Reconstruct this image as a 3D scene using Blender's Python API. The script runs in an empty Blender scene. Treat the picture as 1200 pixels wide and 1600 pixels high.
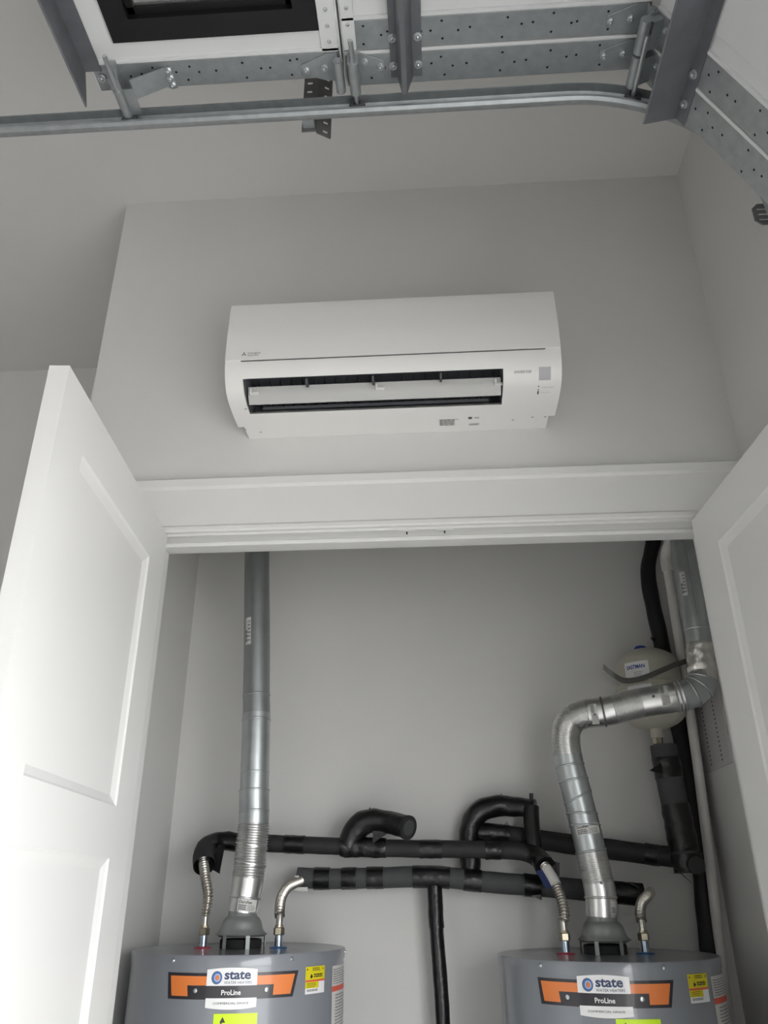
import bpy, math, random
from mathutils import Vector, Matrix, noise
random.seed(7)
sc = bpy.context.scene
COL = sc.collection
pi = math.pi

# ------------------------------------------------------------------ camera
cam_d = bpy.data.cameras.new('camera')
cam = bpy.data.objects.new('camera', cam_d)
COL.objects.link(cam)
def _cam():
    p, y, r = math.radians(25.63), math.radians(3.395), math.radians(-.297)
    f = Vector((-math.sin(y)*math.cos(p), math.cos(y)*math.cos(p), math.sin(p)))
    rt = Vector((math.cos(y), math.sin(y), 0)); up = rt.cross(f)
    R = math.cos(r)*rt+math.sin(r)*up; U = -math.sin(r)*rt+math.cos(r)*up
    m = Matrix((R, U, -f)).transposed().to_4x4()
    m.translation = (0, 0, 1.65)
    cam.matrix_world = m
_cam()
cam_d.sensor_fit = 'VERTICAL'; cam_d.sensor_height = 32; cam_d.lens = 1240/1600*32
cam_d.clip_start = .05
sc.camera = cam

# ------------------------------------------------------------------ world, light, exposure
w = bpy.data.worlds.new('overcast_sky'); sc.world = w; w.use_nodes = True
bg = w.node_tree.nodes['Background']
bg.inputs[0].default_value = (.97, .985, 1, 1)
bg.inputs[1].default_value = 8.9
pl = bpy.data.lights.new('doorway_portal', 'AREA'); pl.shape = 'RECTANGLE'; pl.size = 2.26; pl.size_y = 4.85
pl.cycles.is_portal = True
po = bpy.data.objects.new('doorway_portal', pl); COL.objects.link(po)
po.location = (.9, -1.25, 1.12); po.rotation_euler = (0, pi/2, 0)   # faces into the garage
sc.view_settings.view_transform = 'Standard'; sc.view_settings.look = 'None'
sc.view_settings.gamma = 1; sc.view_settings.use_curve_mapping = False
sc.view_settings.exposure = 0.0
sc.cycles.use_denoising = True
sc.cycles.max_bounces = 14; sc.cycles.diffuse_bounces = 8; sc.cycles.glossy_bounces = 5

# ------------------------------------------------------------------ materials
M = {}
def mat(name, col, rough=.5, metal=0., var=0., scale=12., bump=0., bscale=80., coat=0., stretch=None, spec=.5, trans=0.):
    m = bpy.data.materials.new(name); m.use_nodes = True
    nt = m.node_tree; b = nt.nodes['Principled BSDF']
    b.inputs['Roughness'].default_value = rough; b.inputs['Metallic'].default_value = metal
    b.inputs['Specular IOR Level'].default_value = spec
    b.inputs['Coat Weight'].default_value = coat; b.inputs['Coat Roughness'].default_value = .06
    b.inputs['Transmission Weight'].default_value = trans
    c = (*col, 1); b.inputs['Base Color'].default_value = c
    tc = nt.nodes.new('ShaderNodeTexCoord'); mp = nt.nodes.new('ShaderNodeMapping')
    nt.links.new(tc.outputs['Object'], mp.inputs[0])
    if stretch: mp.inputs['Scale'].default_value = stretch
    if var:
        n = nt.nodes.new('ShaderNodeTexNoise'); n.inputs['Scale'].default_value = scale; n.inputs['Detail'].default_value = 5
        r = nt.nodes.new('ShaderNodeValToRGB')
        r.color_ramp.elements[0].position = .3; r.color_ramp.elements[1].position = .7
        r.color_ramp.elements[0].color = (*[max(0, x*(1-var)) for x in col], 1)
        r.color_ramp.elements[1].color = (*[min(1, x*(1+var)) for x in col], 1)
        nt.links.new(mp.outputs[0], n.inputs['Vector']); nt.links.new(n.outputs[0], r.inputs[0])
        nt.links.new(r.outputs[0], b.inputs['Base Color'])
    if bump:
        n2 = nt.nodes.new('ShaderNodeTexNoise'); n2.inputs['Scale'].default_value = bscale; n2.inputs['Detail'].default_value = 3
        bp = nt.nodes.new('ShaderNodeBump'); bp.inputs['Strength'].default_value = bump; bp.inputs['Distance'].default_value = .002
        nt.links.new(mp.outputs[0], n2.inputs['Vector']); nt.links.new(n2.outputs[0], bp.inputs['Height'])
        nt.links.new(bp.outputs[0], b.inputs['Normal'])
    M[name] = m
    return m
mat('wall_paint', (.645, .64, .625), .8, var=.015, scale=3, bump=.12, bscale=220)
mat('trim_paint', (.70, .698, .685), .42)
mat('door_paint', (.745, .742, .73), .38)
mat('concrete', (.42, .41, .40), .7, var=.12, scale=4, bump=.2, bscale=50)
mat('driveway', (.50, .49, .47), .85, var=.1, scale=2)
mat('galvanised', (.41, .435, .445), .42, .75, var=.09, scale=45, bump=.05, bscale=25)
mat('galvanised_dark', (.20, .205, .225), .48, .6, var=.1, scale=20)
mat('vent_steel', (.50, .53, .535), .36, .85, var=.1, scale=16)
mat('aluminium', (.72, .72, .71), .28, .95, var=.08, scale=40)
mat('foil', (.74, .72, .68), .3, .95, var=.1, scale=40, bump=1.0, bscale=70)
mat('hood_steel', (.30, .315, .31), .42, .5, var=.06, scale=25)
mat('stainless', (.58, .55, .50), .3, .95)
mat('duct_grey', (.36, .38, .38), .42, .75, var=.06, scale=14)
mat('brass', (.46, .41, .31), .32, .9)
mat('zinc', (.62, .64, .65), .28, .9)
mat('nipple_blue', (.45, .53, .62), .25, .85)
mat('dark_zinc', (.16, .165, .17), .45, .6)
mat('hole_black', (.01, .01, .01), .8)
mat('heater_grey', (.205, .217, .24), .30, var=.02, scale=4, coat=.5)
mat('orange', (.72, .20, .045), .4, coat=.3)
mat('ink_black', (.022, .02, .026), .4, coat=.3)
mat('ink_grey', (.16, .16, .17), .5)
mat('paper_white', (.78, .78, .78), .4, coat=.2)
mat('paper_plain', (.62, .61, .58), .6, var=.05)
mat('yellow', (.68, .58, .01), .45)
mat('lime', (.60, .88, .01), .4)
mat('label_red', (.70, .10, .06), .45)
mat('label_blue', (.02, .06, .30), .45)
mat('logo_navy', (.03, .05, .12), .45)
mat('logo_blue', (.07, .17, .42), .45)
mat('red_plastic', (.42, .02, .05), .4)
mat('blue_plastic', (.02, .10, .28), .4)
mat('foam_grey', (.055, .056, .058), .75, var=.1, scale=30, bump=.15, bscale=120)
mat('foam_dark', (.017, .017, .018), .7, var=.15, scale=30, bump=.15, bscale=120)
mat('tape_black', (.005, .005, .0055), .33, bump=1.0, bscale=55)
mat('tag_blue', (.025, .04, .13), .5)
mat('line_black', (.005, .005, .006), .55, bump=.25, bscale=40)
mat('pvc_white', (.62, .61, .585), .45, var=.06, scale=18)
mat('tank_cream', (.47, .455, .38), .4)
mat('strap_grey', (.16, .155, .145), .5, .3)
mat('ac_white', (.80, .795, .775), .38)
mat('ac_panel', (.78, .775, .765), .34)
mat('ac_dark', (.055, .058, .064), .5)
mat('ac_grey', (.15, .157, .17), .5)
mat('ac_vane', (.50, .50, .49), .4)
mat('ac_sensor', (.42, .42, .44), .3)
mat('ac_print', (.10, .10, .105), .6)
mat('door_white', (.70, .71, .71), .45, var=.02, scale=8)
mat('window_black', (.006, .006, .007), .45)
mat('glass_frost', (.8, .82, .82), .25, trans=.9)
mat('rubber', (.012, .012, .012), .8)
mat('roller_nylon', (.05, .05, .05), .5)
mat('hanger_steel', (.20, .20, .195), .5, .5, var=.1, scale=30)
mat('slot_grey', (.24, .24, .245), .45, .4)
mat('grille_paint', (.52, .51, .50), .6)

# ------------------------------------------------------------------ mesh helpers
class MB:
    def __init__(s): s.v = []; s.f = []
    def add(s, vs, fs):
        o = len(s.v); s.v += [tuple(v) for v in vs]; s.f += [tuple(i+o for i in f) for f in fs]; return s
    def box(s, a, b, T=None):
        x0, y0, z0 = a; x1, y1, z1 = b
        vs = [Vector(p) for p in ((x0,y0,z0),(x1,y0,z0),(x1,y1,z0),(x0,y1,z0),(x0,y0,z1),(x1,y0,z1),(x1,y1,z1),(x0,y1,z1))]
        if T: vs = [T(v) for v in vs]
        return s.add(vs, [(0,3,2,1),(4,5,6,7),(0,1,5,4),(1,2,6,5),(2,3,7,6),(3,0,4,7)])
    def prism(s, pts, T0, T1):
        """polygon pts swept from T0(p) to T1(p)"""
        n = len(pts)
        vs = [T0(p) for p in pts]+[T1(p) for p in pts]
        return s.add(vs, [tuple(range(n-1, -1, -1)), tuple(range(n, 2*n))]+[(i, (i+1) % n, n+(i+1) % n, n+i) for i in range(n)])
    def lathe(s, prof, c=(0,0,0), seg=32, axis='z', cap0=True, cap1=True):
        c = Vector(c); vs = []; fs = []
        for r, h in prof:
            for k in range(seg):
                a = 2*pi*k/seg
                p = (r*math.cos(a), r*math.sin(a), h)
                if axis == 'y': p = (p[0], p[2], p[1])
                if axis == 'x': p = (p[2], p[0], p[1])
                vs.append(c+Vector(p))
        for i in range(len(prof)-1):
            for k in range(seg):
                a = i*seg+k; b = i*seg+(k+1) % seg
                fs.append((a, b, b+seg, a+seg))
        if cap0: fs.append(tuple(range(seg-1, -1, -1)))
        if cap1: o = (len(prof)-1)*seg; fs.append(tuple(range(o, o+seg)))
        return s.add(vs, fs)
    def cyl(s, p0, p1, r, seg=16, r1=None):
        return s.tube([Vector(p0), Vector(p1)], lambda i, t: r if t == 0 or r1 is None else r1, seg)
    def tube(s, pts, rf, seg=20, cap=True, wob=0., wsc=40.):
        pts = [Vector(p) for p in pts]; n = len(pts)
        vs = []; fs = []
        t0 = (pts[1]-pts[0]).normalized()
        u = t0.orthogonal().normalized()
        for i, p in enumerate(pts):
            t = (pts[min(i+1, n-1)]-pts[max(i-1, 0)]).normalized()
            u = (u-t*u.dot(t)).normalized(); v = t.cross(u)
            r = rf(i, i/(n-1)) if callable(rf) else rf
            for k in range(seg):
                a = 2*pi*k/seg
                d = u*math.cos(a)+v*math.sin(a)
                q = p+d*r
                if wob: q = p+d*(r+wob*noise.noise(q*wsc))
                vs.append(q)
        for i in range(n-1):
            for k in range(seg):
                a = i*seg+k; b = i*seg+(k+1) % seg
                fs.append((a, b, b+seg, a+seg))
        if cap:
            fs.append(tuple(range(seg-1, -1, -1))); o = (n-1)*seg; fs.append(tuple(range(o, o+seg)))
        return s.add(vs, fs)
    def build(s, name, m, parent=None, smooth=None, off=None, bevel=0.):
        o0 = off if off is not None else (parent['_o'] if parent is not None and '_o' in parent else (0,0,0))
        o0 = Vector(o0)
        me = bpy.data.meshes.new(name)
        me.from_pydata([Vector(v)-o0 for v in s.v], [], s.f)
        me.update()
        import bmesh
        bm = bmesh.new(); bm.from_mesh(me); bmesh.ops.recalc_face_normals(bm, faces=bm.faces); bm.to_mesh(me); bm.free()
        me.materials.append(M[m])
        if smooth is not None:
            me.shade_smooth()
            try: me.set_sharp_from_angle(angle=math.radians(smooth))
            except Exception: pass
        o = bpy.data.objects.new(name, me); COL.objects.link(o)
        if parent is not None: o.parent = parent
        if parent is not None: o['_o'] = tuple(o0)
        else:
            o['_o'] = tuple(o0); o.location = o0
        if bevel:
            bv = o.modifiers.new('bevel', 'BEVEL'); bv.width = bevel; bv.segments = 2; bv.limit_method = 'ANGLE'
        return o
def thing(name, label, cat, loc, group=None, kind=None):
    o = bpy.data.objects.new(name, None); COL.objects.link(o); o.location = loc; o['_o'] = tuple(loc)
    o.empty_display_size = .05
    if kind: o['kind'] = kind
    if label: o['label'] = label; o['category'] = cat
    if group: o['group'] = group
    return o
def tag(o, label, cat, group=None):
    o['label'] = label; o['category'] = cat
    if group: o['group'] = group
    return o
def struct(o, label, cat=None):
    o['kind'] = 'structure'; o['label'] = label
    if cat: o['category'] = cat
    return o
def text_mb(body, size, F, extrude=0, sx=1., align='LEFT', shear=0., bold=0.):
    """flat lettering; F maps (x, y) of the text plane to a point in space"""
    cu = bpy.data.curves.new('lettering', 'FONT'); cu.body = body; cu.size = size; cu.align_x = align; cu.shear = shear
    cu.offset = bold; cu.resolution_u = 3
    o = bpy.data.objects.new('lettering', cu); COL.objects.link(o)
    bpy.context.view_layer.update()
    me = bpy.data.meshes.new_from_object(o.evaluated_get(bpy.context.evaluated_depsgraph_get()))
    mb = MB(); mb.add([F(v.co.x*sx, v.co.y) for v in me.vertices], [tuple(p.vertices) for p in me.polygons])
    bpy.data.objects.remove(o); bpy.data.curves.remove(cu); bpy.data.meshes.remove(me)
    return mb
def crom(P, sub=8, t0=None, t1=None):
    """Catmull-Rom through P, between parameters t0..t1 (integers = control points)"""
    P = [Vector(p) for p in P]; n = len(P)
    t0 = 0 if t0 is None else t0; t1 = n-1 if t1 is None else t1
    k = max(2, int(math.ceil((t1-t0)*sub)))
    out = []
    for i in range(k+1):
        t = t0+(t1-t0)*i/k; j = min(int(t), n-2); f = t-j
        a, b, c, d = P[max(j-1,0)], P[j], P[j+1], P[min(j+2,n-1)]
        if j == 0: a = b*2-c
        if j+2 > n-1: d = c*2-b
        out.append(.5*((2*b)+(c-a)*f+(2*a-5*b+4*c-d)*f*f+(3*b-a-3*c+d)*f**3))
    return out
def resample(pts, step):
    L = [0]
    for a, b in zip(pts, pts[1:]): L.append(L[-1]+(b-a).length)
    n = max(2, int(L[-1]/step)); out = []; j = 0
    for i in range(n+1):
        s = L[-1]*i/n
        while j < len(L)-2 and L[j+1] < s: j += 1
        f = (s-L[j])/max(1e-9, L[j+1]-L[j]); out.append(pts[j].lerp(pts[j+1], min(1, max(0, f))))
    return out, L[-1]/n
def corrug(mb, pts, r, pitch, amp, seg=24, rings=6):
    q, st = resample(pts, pitch/rings)
    return mb.tube(q, lambda i, t: r+amp*math.cos(2*pi*i/rings), seg)
def bars(mb, F, x0, x1, y0, y1, rows, rnd, gap=.45, ragged=.35):
    """rows of tiny unreadable print as thin bars on a surface"""
    h = (y1-y0)/rows
    for i in range(rows):
        yy = y1-(i+.5)*h; xe = x1-(x1-x0)*ragged*rnd.random(); x = x0
        while x < xe:
            wd = (x1-x0)*(.08+.16*rnd.random()); xx = min(x+wd, xe)
            mb.add([F(x, yy-h*gap/2), F(xx, yy-h*gap/2), F(xx, yy+h*gap/2), F(x, yy+h*gap/2)], [(0,1,2,3)])
            x = xx+(x1-x0)*.03

# ------------------------------------------------------------------ room shell
ZC = 3.685      # ceiling
YF = 1.85       # front face of the closet wall
YB = 2.72       # back wall of garage and closet
XR = .82        # right wall, inner face
def plane_box(name, a, b, m): return MB().box(a, b).build(name, m)
struct(plane_box('floor', (-5.2,-4.2,-.1), (1.0,2.9,0), 'concrete'), 'grey concrete garage floor', 'floor')
struct(plane_box('ceiling', (-5.4,-4.4,ZC), (1.02,2.92,ZC+.12), 'wall_paint'), 'plain grey painted garage ceiling', 'ceiling')
struct(plane_box('wall_back', (-5.4,YB,0), (1.0,YB+.15,ZC), 'wall_paint'), 'plain grey wall behind the water heaters', 'wall')
struct(plane_box('wall_left', (-5.4,-4.4,0), (-5.2,YB,ZC), 'wall_paint'), 'plain grey side wall of the garage', 'wall')
struct(plane_box('wall_rear', (-5.2,-4.4,0), (1.0,-4.2,ZC), 'wall_paint'), 'plain grey wall opposite the closet', 'wall')
struct(plane_box('driveway', (1.0,-14,-.12), (22,14,-.02), 'driveway'), 'pale concrete driveway outside the garage door', 'driveway')
mb = MB(); pts = [(-4.2,0),(-3.68,0),(-3.68,2.70),(1.19,2.70),(1.19,0),(YF+.115,0),(YF+.115,ZC),(-4.2,ZC)]
mb.prism(pts, lambda p: Vector((XR, p[0], p[1])), lambda p: Vector((XR+.18, p[0], p[1])))
struct(mb.build('wall_right', 'wall_paint'), 'grey wall with the overhead door opening', 'wall')
OX0, OX1, OZ = -.705, .70, 2.487; XC_ = XR
mb = MB(); pts = [(-.946,0),(OX0-.02,0),(OX0-.02,OZ+.02),(OX1+.02,OZ+.02),(OX1+.02,0),(XC_,0),(XC_,ZC),(-.946,ZC)]
mb.prism(pts, lambda p: Vector((p[0], YF, p[1])), lambda p: Vector((p[0], YF+.115, p[1])))
struct(mb.build('wall_front', 'wall_paint'), 'grey closet wall carrying the air conditioner', 'wall')
XC = .86        # right wall inside the closet
struct(plane_box('wall_closet_right', (XC,YF+.115,0), (1.0,YB,ZC), 'wall_paint'), 'right side wall of the water heater closet', 'wall')
struct(plane_box('wall_closet_left', (-.946,YF+.115,0), (-.86,YB,ZC), 'wall_paint'), 'left side wall of the water heater closet', 'wall')

# casing round the closet opening
def casing(name, label, horizontal, a0, a1, b0, b1, flip=1):
    """flat board with a raised back band and a small inner bead; a = along, b = across (inner -> outer)"""
    prof = [(b0,0),(b0,.012),(b0+flip*.004,.016),(b0+flip*.014,.016),(b0+flip*.020,.011),(b1-flip*.030,.013),(b1-flip*.024,.022),(b1-flip*.004,.024),(b1,.020),(b1,0)]
    mb = MB()
    def T(a): return (lambda p: Vector((a, YF-p[1], p[0]))) if horizontal else (lambda p: Vector((p[0], YF-p[1], a)))
    mb.prism(prof, T(a0), T(a1))
    return struct(mb.build(name, 'trim_paint'), label, 'door trim')
casing('trim_1', 'white moulded head casing above the closet opening', True, OX0-.155, XR-.001, OZ+.006, 2.646)
casing('trim_2', 'white moulded casing left of the closet opening', False, 0, OZ+.006, OX0-.006, OX0-.155, -1)
casing('trim_3', 'white moulded casing right of the closet opening', False, 0, OZ+.006, OX1+.006, XR-.002, 1)
j = thing('trim_4', 'white door jamb lining the closet opening', 'door trim', (0, YF, 0), kind='structure')
MB().box((OX0-.02,YF,OZ),(OX1+.02,YF+.115,OZ+.02)).build('head_jamb','trim_paint',j)
MB().box((OX0-.02,YF,0),(OX0,YF+.115,OZ)).build('side_jamb','trim_paint',j)
MB().box((OX1,YF,0),(OX1+.02,YF+.115,OZ)).build('side_jamb','trim_paint',j)
MB().box((OX0,YF+.040,OZ-.012),(OX1,YF+.078,OZ)).build('door_stop','trim_paint',j, bevel=.003)
MB().box((OX0,YF+.040,0),(OX0+.012,YF+.078,OZ-.012)).build('door_stop','trim_paint',j, bevel=.003)
MB().box((OX1-.012,YF+.040,0),(OX1,YF+.078,OZ-.012)).build('door_stop','trim_paint',j, bevel=.003)
for x in (-.052, .045):
    s = MB().box((x-.022,YF+.004,OZ-.0012),(x+.022,YF+.034,OZ)).build('strike_plate','trim_paint',j)
    MB().box((x-.0018,YF+.010,OZ-.0022),(x+.0018,YF+.025,OZ-.0010)).build('catch_slot','hole_black',s)

# closet doors: moulded slabs with two recessed panels
def closet_door(name, label, hinge, free, side):
    """hinge/free: xy of the visible face's ends; slab lies on the other side of it (side = sign of x)"""
    H = Vector((hinge[0], hinge[1], 0)); F = Vector((free[0], free[1], 0))
    W = (F-H).length; ex = (F-H)/W; T = .035; HT = 2.475; z0 = .012
    nrm = Vector((-side*ex.y*0, 0, 0))
    n = Vector((ex.y, -ex.x, 0)); n = n if n.x*side < 0 else -n     # points towards the opening centre
    root = thing(name, label, 'door', tuple(H), kind='structure')
    mb = MB()
    xs = [0, .126, W-.118, W]; zs = [z0, .25, 1.715, 1.812, 2.366, HT]
    pan = {(1,1), (1,3)}
    for sgn, off in ((1, 0.), (-1, -T)):
        P = lambda x, z, d: H+ex*x+Vector((0,0,z))+n*(off-sgn*d)
        for i in range(3):
            for k in range(5):
                a, b, c, d = xs[i], xs[i+1], zs[k], zs[k+1]
                if (i, k) in pan:
                    e = .020
                    mb.add([P(a,c,0),P(b,c,0),P(b,d,0),P(a,d,0),P(a+e*.25,c+e*.25,.004),P(b-e*.25,c+e*.25,.004),P(b-e*.25,d-e*.25,.004),P(a+e*.25,d-e*.25,.004),P(a+e,c+e,.010),P(b-e,c+e,.010),P(b-e,d-e,.010),P(a+e,d-e,.010)],
                           [(0,1,5,4),(1,2,6,5),(2,3,7,6),(3,0,4,7),(4,5,9,8),(5,6,10,9),(6,7,11,10),(7,4,8,11),(8,9,10,11)])
                else:
                    mb.add([P(a,c,0),P(b,c,0),P(b,d,0),P(a,d,0)], [(0,1,2,3)])
    Q = lambda x, z, d: H+ex*x+Vector((0,0,z))-n*d
    for a, b in (((0,z0),(W,z0)),((W,z0),(W,HT)),((W,HT),(0,HT)),((0,HT),(0,z0))):
        mb.add([Q(*a,0),Q(*b,0),Q(*b,T),Q(*a,T)], [(0,1,2,3)])
    slab = mb.build('door_slab', 'door_paint', root)
    for z in (.28, .95, 1.62, 2.29):
        c = Q(-.004, 0, T+.004)
        h = MB().cyl(c+Vector((0,0,z-.05)), c+Vector((0,0,z+.05)), .006, 12).build('hinge', 'zinc', root, smooth=40)
        MB().box((0,0,0),(1,1,1), lambda v: Q(v.x*-.0015, z-.05+.1*v.z, .004+v.y*.028)).build('hinge_leaf', 'zinc', h)
    return root
closet_door('door_1', 'white two-panel closet door standing open on the left', (-.663,1.818), (-.608,1.093), -1)
closet_door('door_2', 'white two-panel closet door standing open along the right wall', (.654,1.824), (.684,1.098), 1)

# ------------------------------------------------------------------ air conditioner
AX0, AX1 = -.495, .343
ac = thing('air_conditioner', 'white wall-mounted split air conditioner above the closet opening', 'air conditioner', (-.076, YF, 2.774))
_pr = [(1.640,3.052),(1.622,3.040),(1.619,3.020),(1.612,2.94),(1.612,2.90),(1.613,2.866),(1.616,2.843),(1.623,2.822),(1.634,2.803),(1.652,2.787),(1.676,2.778),(1.705,2.7745),(1.74,2.773),(1.787,2.773)]
prof = [Vector((0,a,b)) for a, b in _pr]
prof = crom(prof, 5)
plen = [0]
for a, b in zip(prof, prof[1:]): plen.append(plen[-1]+(b-a).length)
def acs(s):
    jx = 0
    while jx < len(plen)-2 and plen[jx+1] < s: jx += 1
    f = (s-plen[jx])/(plen[jx+1]-plen[jx]); p = prof[jx].lerp(prof[jx+1], f)
    t = (prof[jx+1]-prof[jx]).normalized()
    return p, Vector((0, t.z, -t.y))       # inner side -> flip for outward
def s_at(y=None, z=None):
    best = min(range(len(prof)), key=lambda i: (0 if y is None else (prof[i].y-y)**2)+(0 if z is None else (prof[i].z-z)**2))
    return plen[best]
def acP(x, s, off=0.):
    p, n = acs(s)
    if n.y > 0.2 or (n.z > 0.2 and p.z < 2.95): n = -n
    return Vector((x, p.y, p.z))+n*off
def strip(mb, x0, x1, pr, yb):
    pts = [(p.y, p.z) for p in pr]
    pts = [(yb, pts[0][1])]+pts
    if pts[-1][0] < yb-1e-4: pts.append((yb, pts[-1][1]))
    mb.prism(pts, lambda p: Vector((x0, p[0], p[1])), lambda p: Vector((x1, p[0], p[1])))
sT, sB = s_at(1.629, 2.815), s_at(1.724, 2.773)
OL, OR = -.450, .200
iT = min(range(len(prof)), key=lambda i: abs(plen[i]-sT)); iB = min(range(len(prof)), key=lambda i: abs(plen[i]-sB))
for xa, xb in ((AX0, OL), (OR, AX1)):
    mb = MB(); strip(mb, xa, xb, prof, 1.787); mb.build('side_casing', 'ac_white', ac, smooth=40)
mb = MB()                                    # casing over the air outlet, with the duct opening left out
pt = [(1.787,3.052)]+[(p.y,p.z) for p in prof[:iT+1]]+[(1.700,2.872),(1.787,2.872)]
mb.prism(pt, lambda p: Vector((OL, p[0], p[1])), lambda p: Vector((OR, p[0], p[1])))
mb.build('upper_casing', 'ac_white', ac, smooth=40); mb = MB()
pb = [(p.y,p.z) for p in prof[iB:]]+[(1.787,2.80),(1.735,2.786)]
mb.prism(pb, lambda p: Vector((OL, p[0], p[1])), lambda p: Vector((OR, p[0], p[1])))
mb.build('lower_casing', 'ac_white', ac, smooth=40)
MB().box((AX0+.016,1.786,2.774),(AX1-.016,YF-.0005,3.050)).build('back_plate', 'ac_white', ac)
duct = MB()
a, b = prof[iT], prof[iB]
duct.add([(OL,a.y+.003,a.z+.001),(OR,a.y+.003,a.z+.001),(OR,1.70,2.868),(OL,1.70,2.868)], [(0,1,2,3)])
duct.add([(OL,1.70,2.868),(OR,1.70,2.868),(OR,1.778,2.868),(OL,1.778,2.868)], [(0,1,2,3)])
duct.add([(OL,1.778,2.868),(OR,1.778,2.868),(OR,1.778,2.80),(OL,1.778,2.80)], [(0,1,2,3)])
duct.add([(OL,1.778,2.80),(OR,1.778,2.80),(OR,b.y+.004,b.z+.003),(OL,b.y+.004,b.z+.003)], [(0,1,2,3)])
for x in (OL+.0008, OR-.0008):
    duct.add([(x,a.y+.004,a.z),(x,1.70,2.868),(x,1.778,2.868),(x,1.778,2.80),(x,b.y,b.z+.002),(x,1.69,2.781),(x,1.655,2.790)], [(0,1,2,3,4,5,6)])
duct.build('air_outlet', 'ac_grey', ac)
# vane: curved blade across the outlet, tipped open
vn = MB(); pv = []
for k in range(9):
    t = k/8; pv.append((1.664+.023*t-.004*math.sin(pi*t), 2.8145-.038*t-.002*math.sin(pi*t)))
pv2 = [(y+.0035, z+.0012) for y, z in reversed(pv)]
vn.prism(pv+pv2, lambda p: Vector((OL+.006, p[0], p[1])), lambda p: Vector((OR-.004, p[0], p[1])))
vane = vn.build('vane', 'ac_vane', ac, smooth=50)
for x in (OL+.012, -.118, OR-.02):
    MB().box((x,1.664,2.795),(x+.022,1.672,2.799)).box((x,1.657,2.793),(x+.005,1.668,2.806)).build('vane_clip', 'ac_white', vane)
# inner guide blades: one long dark bar and upright fins
MB().box((OL+.002,1.700,2.806),(OR-.002,1.7035,2.812)).build('guide_bar', 'ac_dark', ac)
MB().box((OL+.03,1.735,2.793),(OR-.03,1.738,2.800)).build('guide_bar', 'ac_grey', ac)
for i in range(22):
    x = OL+.02+i*(OR-OL-.04)/21
    MB().prism([(1.702,2.862),(1.702,2.825),(1.74,2.806),(1.77,2.815),(1.77,2.862)], lambda p: Vector((x,p[0],p[1])), lambda p: Vector((x+.0016,p[0],p[1]))).build('guide_fin', 'ac_dark', ac)
for x in (-.290, -.123, .046):
    MB().prism([(1.632,2.812),(1.640,2.801),(1.652,2.799),(1.70,2.830),(1.70,2.862)], lambda p: Vector((x-.0025,p[0],p[1])), lambda p: Vector((x+.0025,p[0],p[1]))).build('support_rib', 'ac_dark', ac)
# front panel: thin shell over the upper face
s0, s1 = s_at(1.622,3.040), s_at(1.613,2.862)
fp = MB(); K = 14; g = []
for k in range(K+1): g.append(s0+(s1-s0)*k/K)
for x0, x1 in ((AX0+.0005, AX1-.0005),):
    outer = [acP(0, q, .004) for q in g]; inner = [acP(0, q, -.001) for q in reversed(g)]
    pts = [(p.y, p.z) for p in outer+inner]
    fp.prism(pts, lambda p: Vector((x0,p[0],p[1])), lambda p: Vector((x1,p[0],p[1])))
panel = fp.build('front_panel', 'ac_panel', ac, smooth=40)
sl = s_at(1.6135, 2.8595)
MB().add([acP(x, s1+ds, .0012) for x, ds in ((-.455,.0012),(.305,.0012),(.305,.0040),(-.455,.0040))], [(0,1,2,3)]).build('panel_gap', 'ac_dark', ac)
# emblem of three lozenges and lettering
def on_panel(x, y): return acP(x, s1-.009-y, .0047)
em = MB(); cx, cy, L = -.447, .0065, .0066
for k in range(3):
    a = pi/2+k*2*pi/3
    tip = (cx+L*1.0*math.cos(a), cy+L*1.0*math.sin(a))
    q = [(cx, cy), (cx+L*.58*math.cos(a-pi/6), cy+L*.58*math.sin(a-pi/6)), tip, (cx+L*.58*math.cos(a+pi/6), cy+L*.58*math.sin(a+pi/6))]
    em.add([on_panel(*p) for p in q], [(0,1,2,3)])
em.build('emblem', 'ac_print', panel)
text_mb('MITSUBISHI', .0066, lambda x, y: on_panel(-.4375+x, .0065+y), sx=.98).build('lettering', 'ac_print', panel)
text_mb('ELECTRIC', .0066, lambda x, y: on_panel(-.4375+x, .0005+y), sx=.98).build('lettering', 'ac_print', panel)
sI = s_at(1.634, 2.804)
text_mb('INVERTER', .0095, lambda x, y: acP(.226+x, sI-y, .0006), shear=.25).build('lettering', 'ac_print', ac)
sD0, sD1 = s_at(1.629,2.817), s_at(1.649,2.794)
dn = MB(); N = 6
gv = [acP(x, sD0+(sD1-sD0)*k/N, .0008) for k in range(N+1) for x in (.287,.316)]
dn.add(gv, [(2*k,2*k+1,2*k+3,2*k+2) for k in range(N)])
dn.build('receiver_window', 'ac_sensor', ac)
def on_low(y0): 
    return s_at(y0, None)
for yy, h in ((1.6625,.003),(1.669,.003),(1.678,.012)):
    q = s_at(yy, 2.78)
    MB().add([acP(.286, q, .0007), acP(.2895, q, .0007), acP(.2895, q+h, .0007), acP(.286, q+h, .0007)], [(0,1,2,3)]).build('indicator', 'ac_dark', ac)
q = s_at(1.667, 2.78)
text_mb('OPERATION', .0052, lambda x, y: acP(.296+x, q+.002-y, .0007)).build('lettering', 'ac_sensor', ac)
q2 = s_at(1.682, 2.777)
text_mb('EMER. OPE', .0048, lambda x, y: acP(.294+x, q2+.002-y, .0007)).build('lettering', 'ac_sensor', ac)
FB = lambda x, y: Vector((x, 1.82-y, 2.7724))
pr = MB(); rnd = random.Random(3)
bars(pr, FB, .042, .098, .004, .036, 7, rnd); bars(pr, FB, .120, .150, .0, .010, 2, rnd); bars(pr, FB, .133,.150,.034,.042,2,rnd)
pr.lathe([(.0058,0),(.0058,.0003)], (.122,1.782,2.7721), 14)
pr.build('rating_print', 'ac_print', ac)['kind'] = 'stuff'
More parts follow.
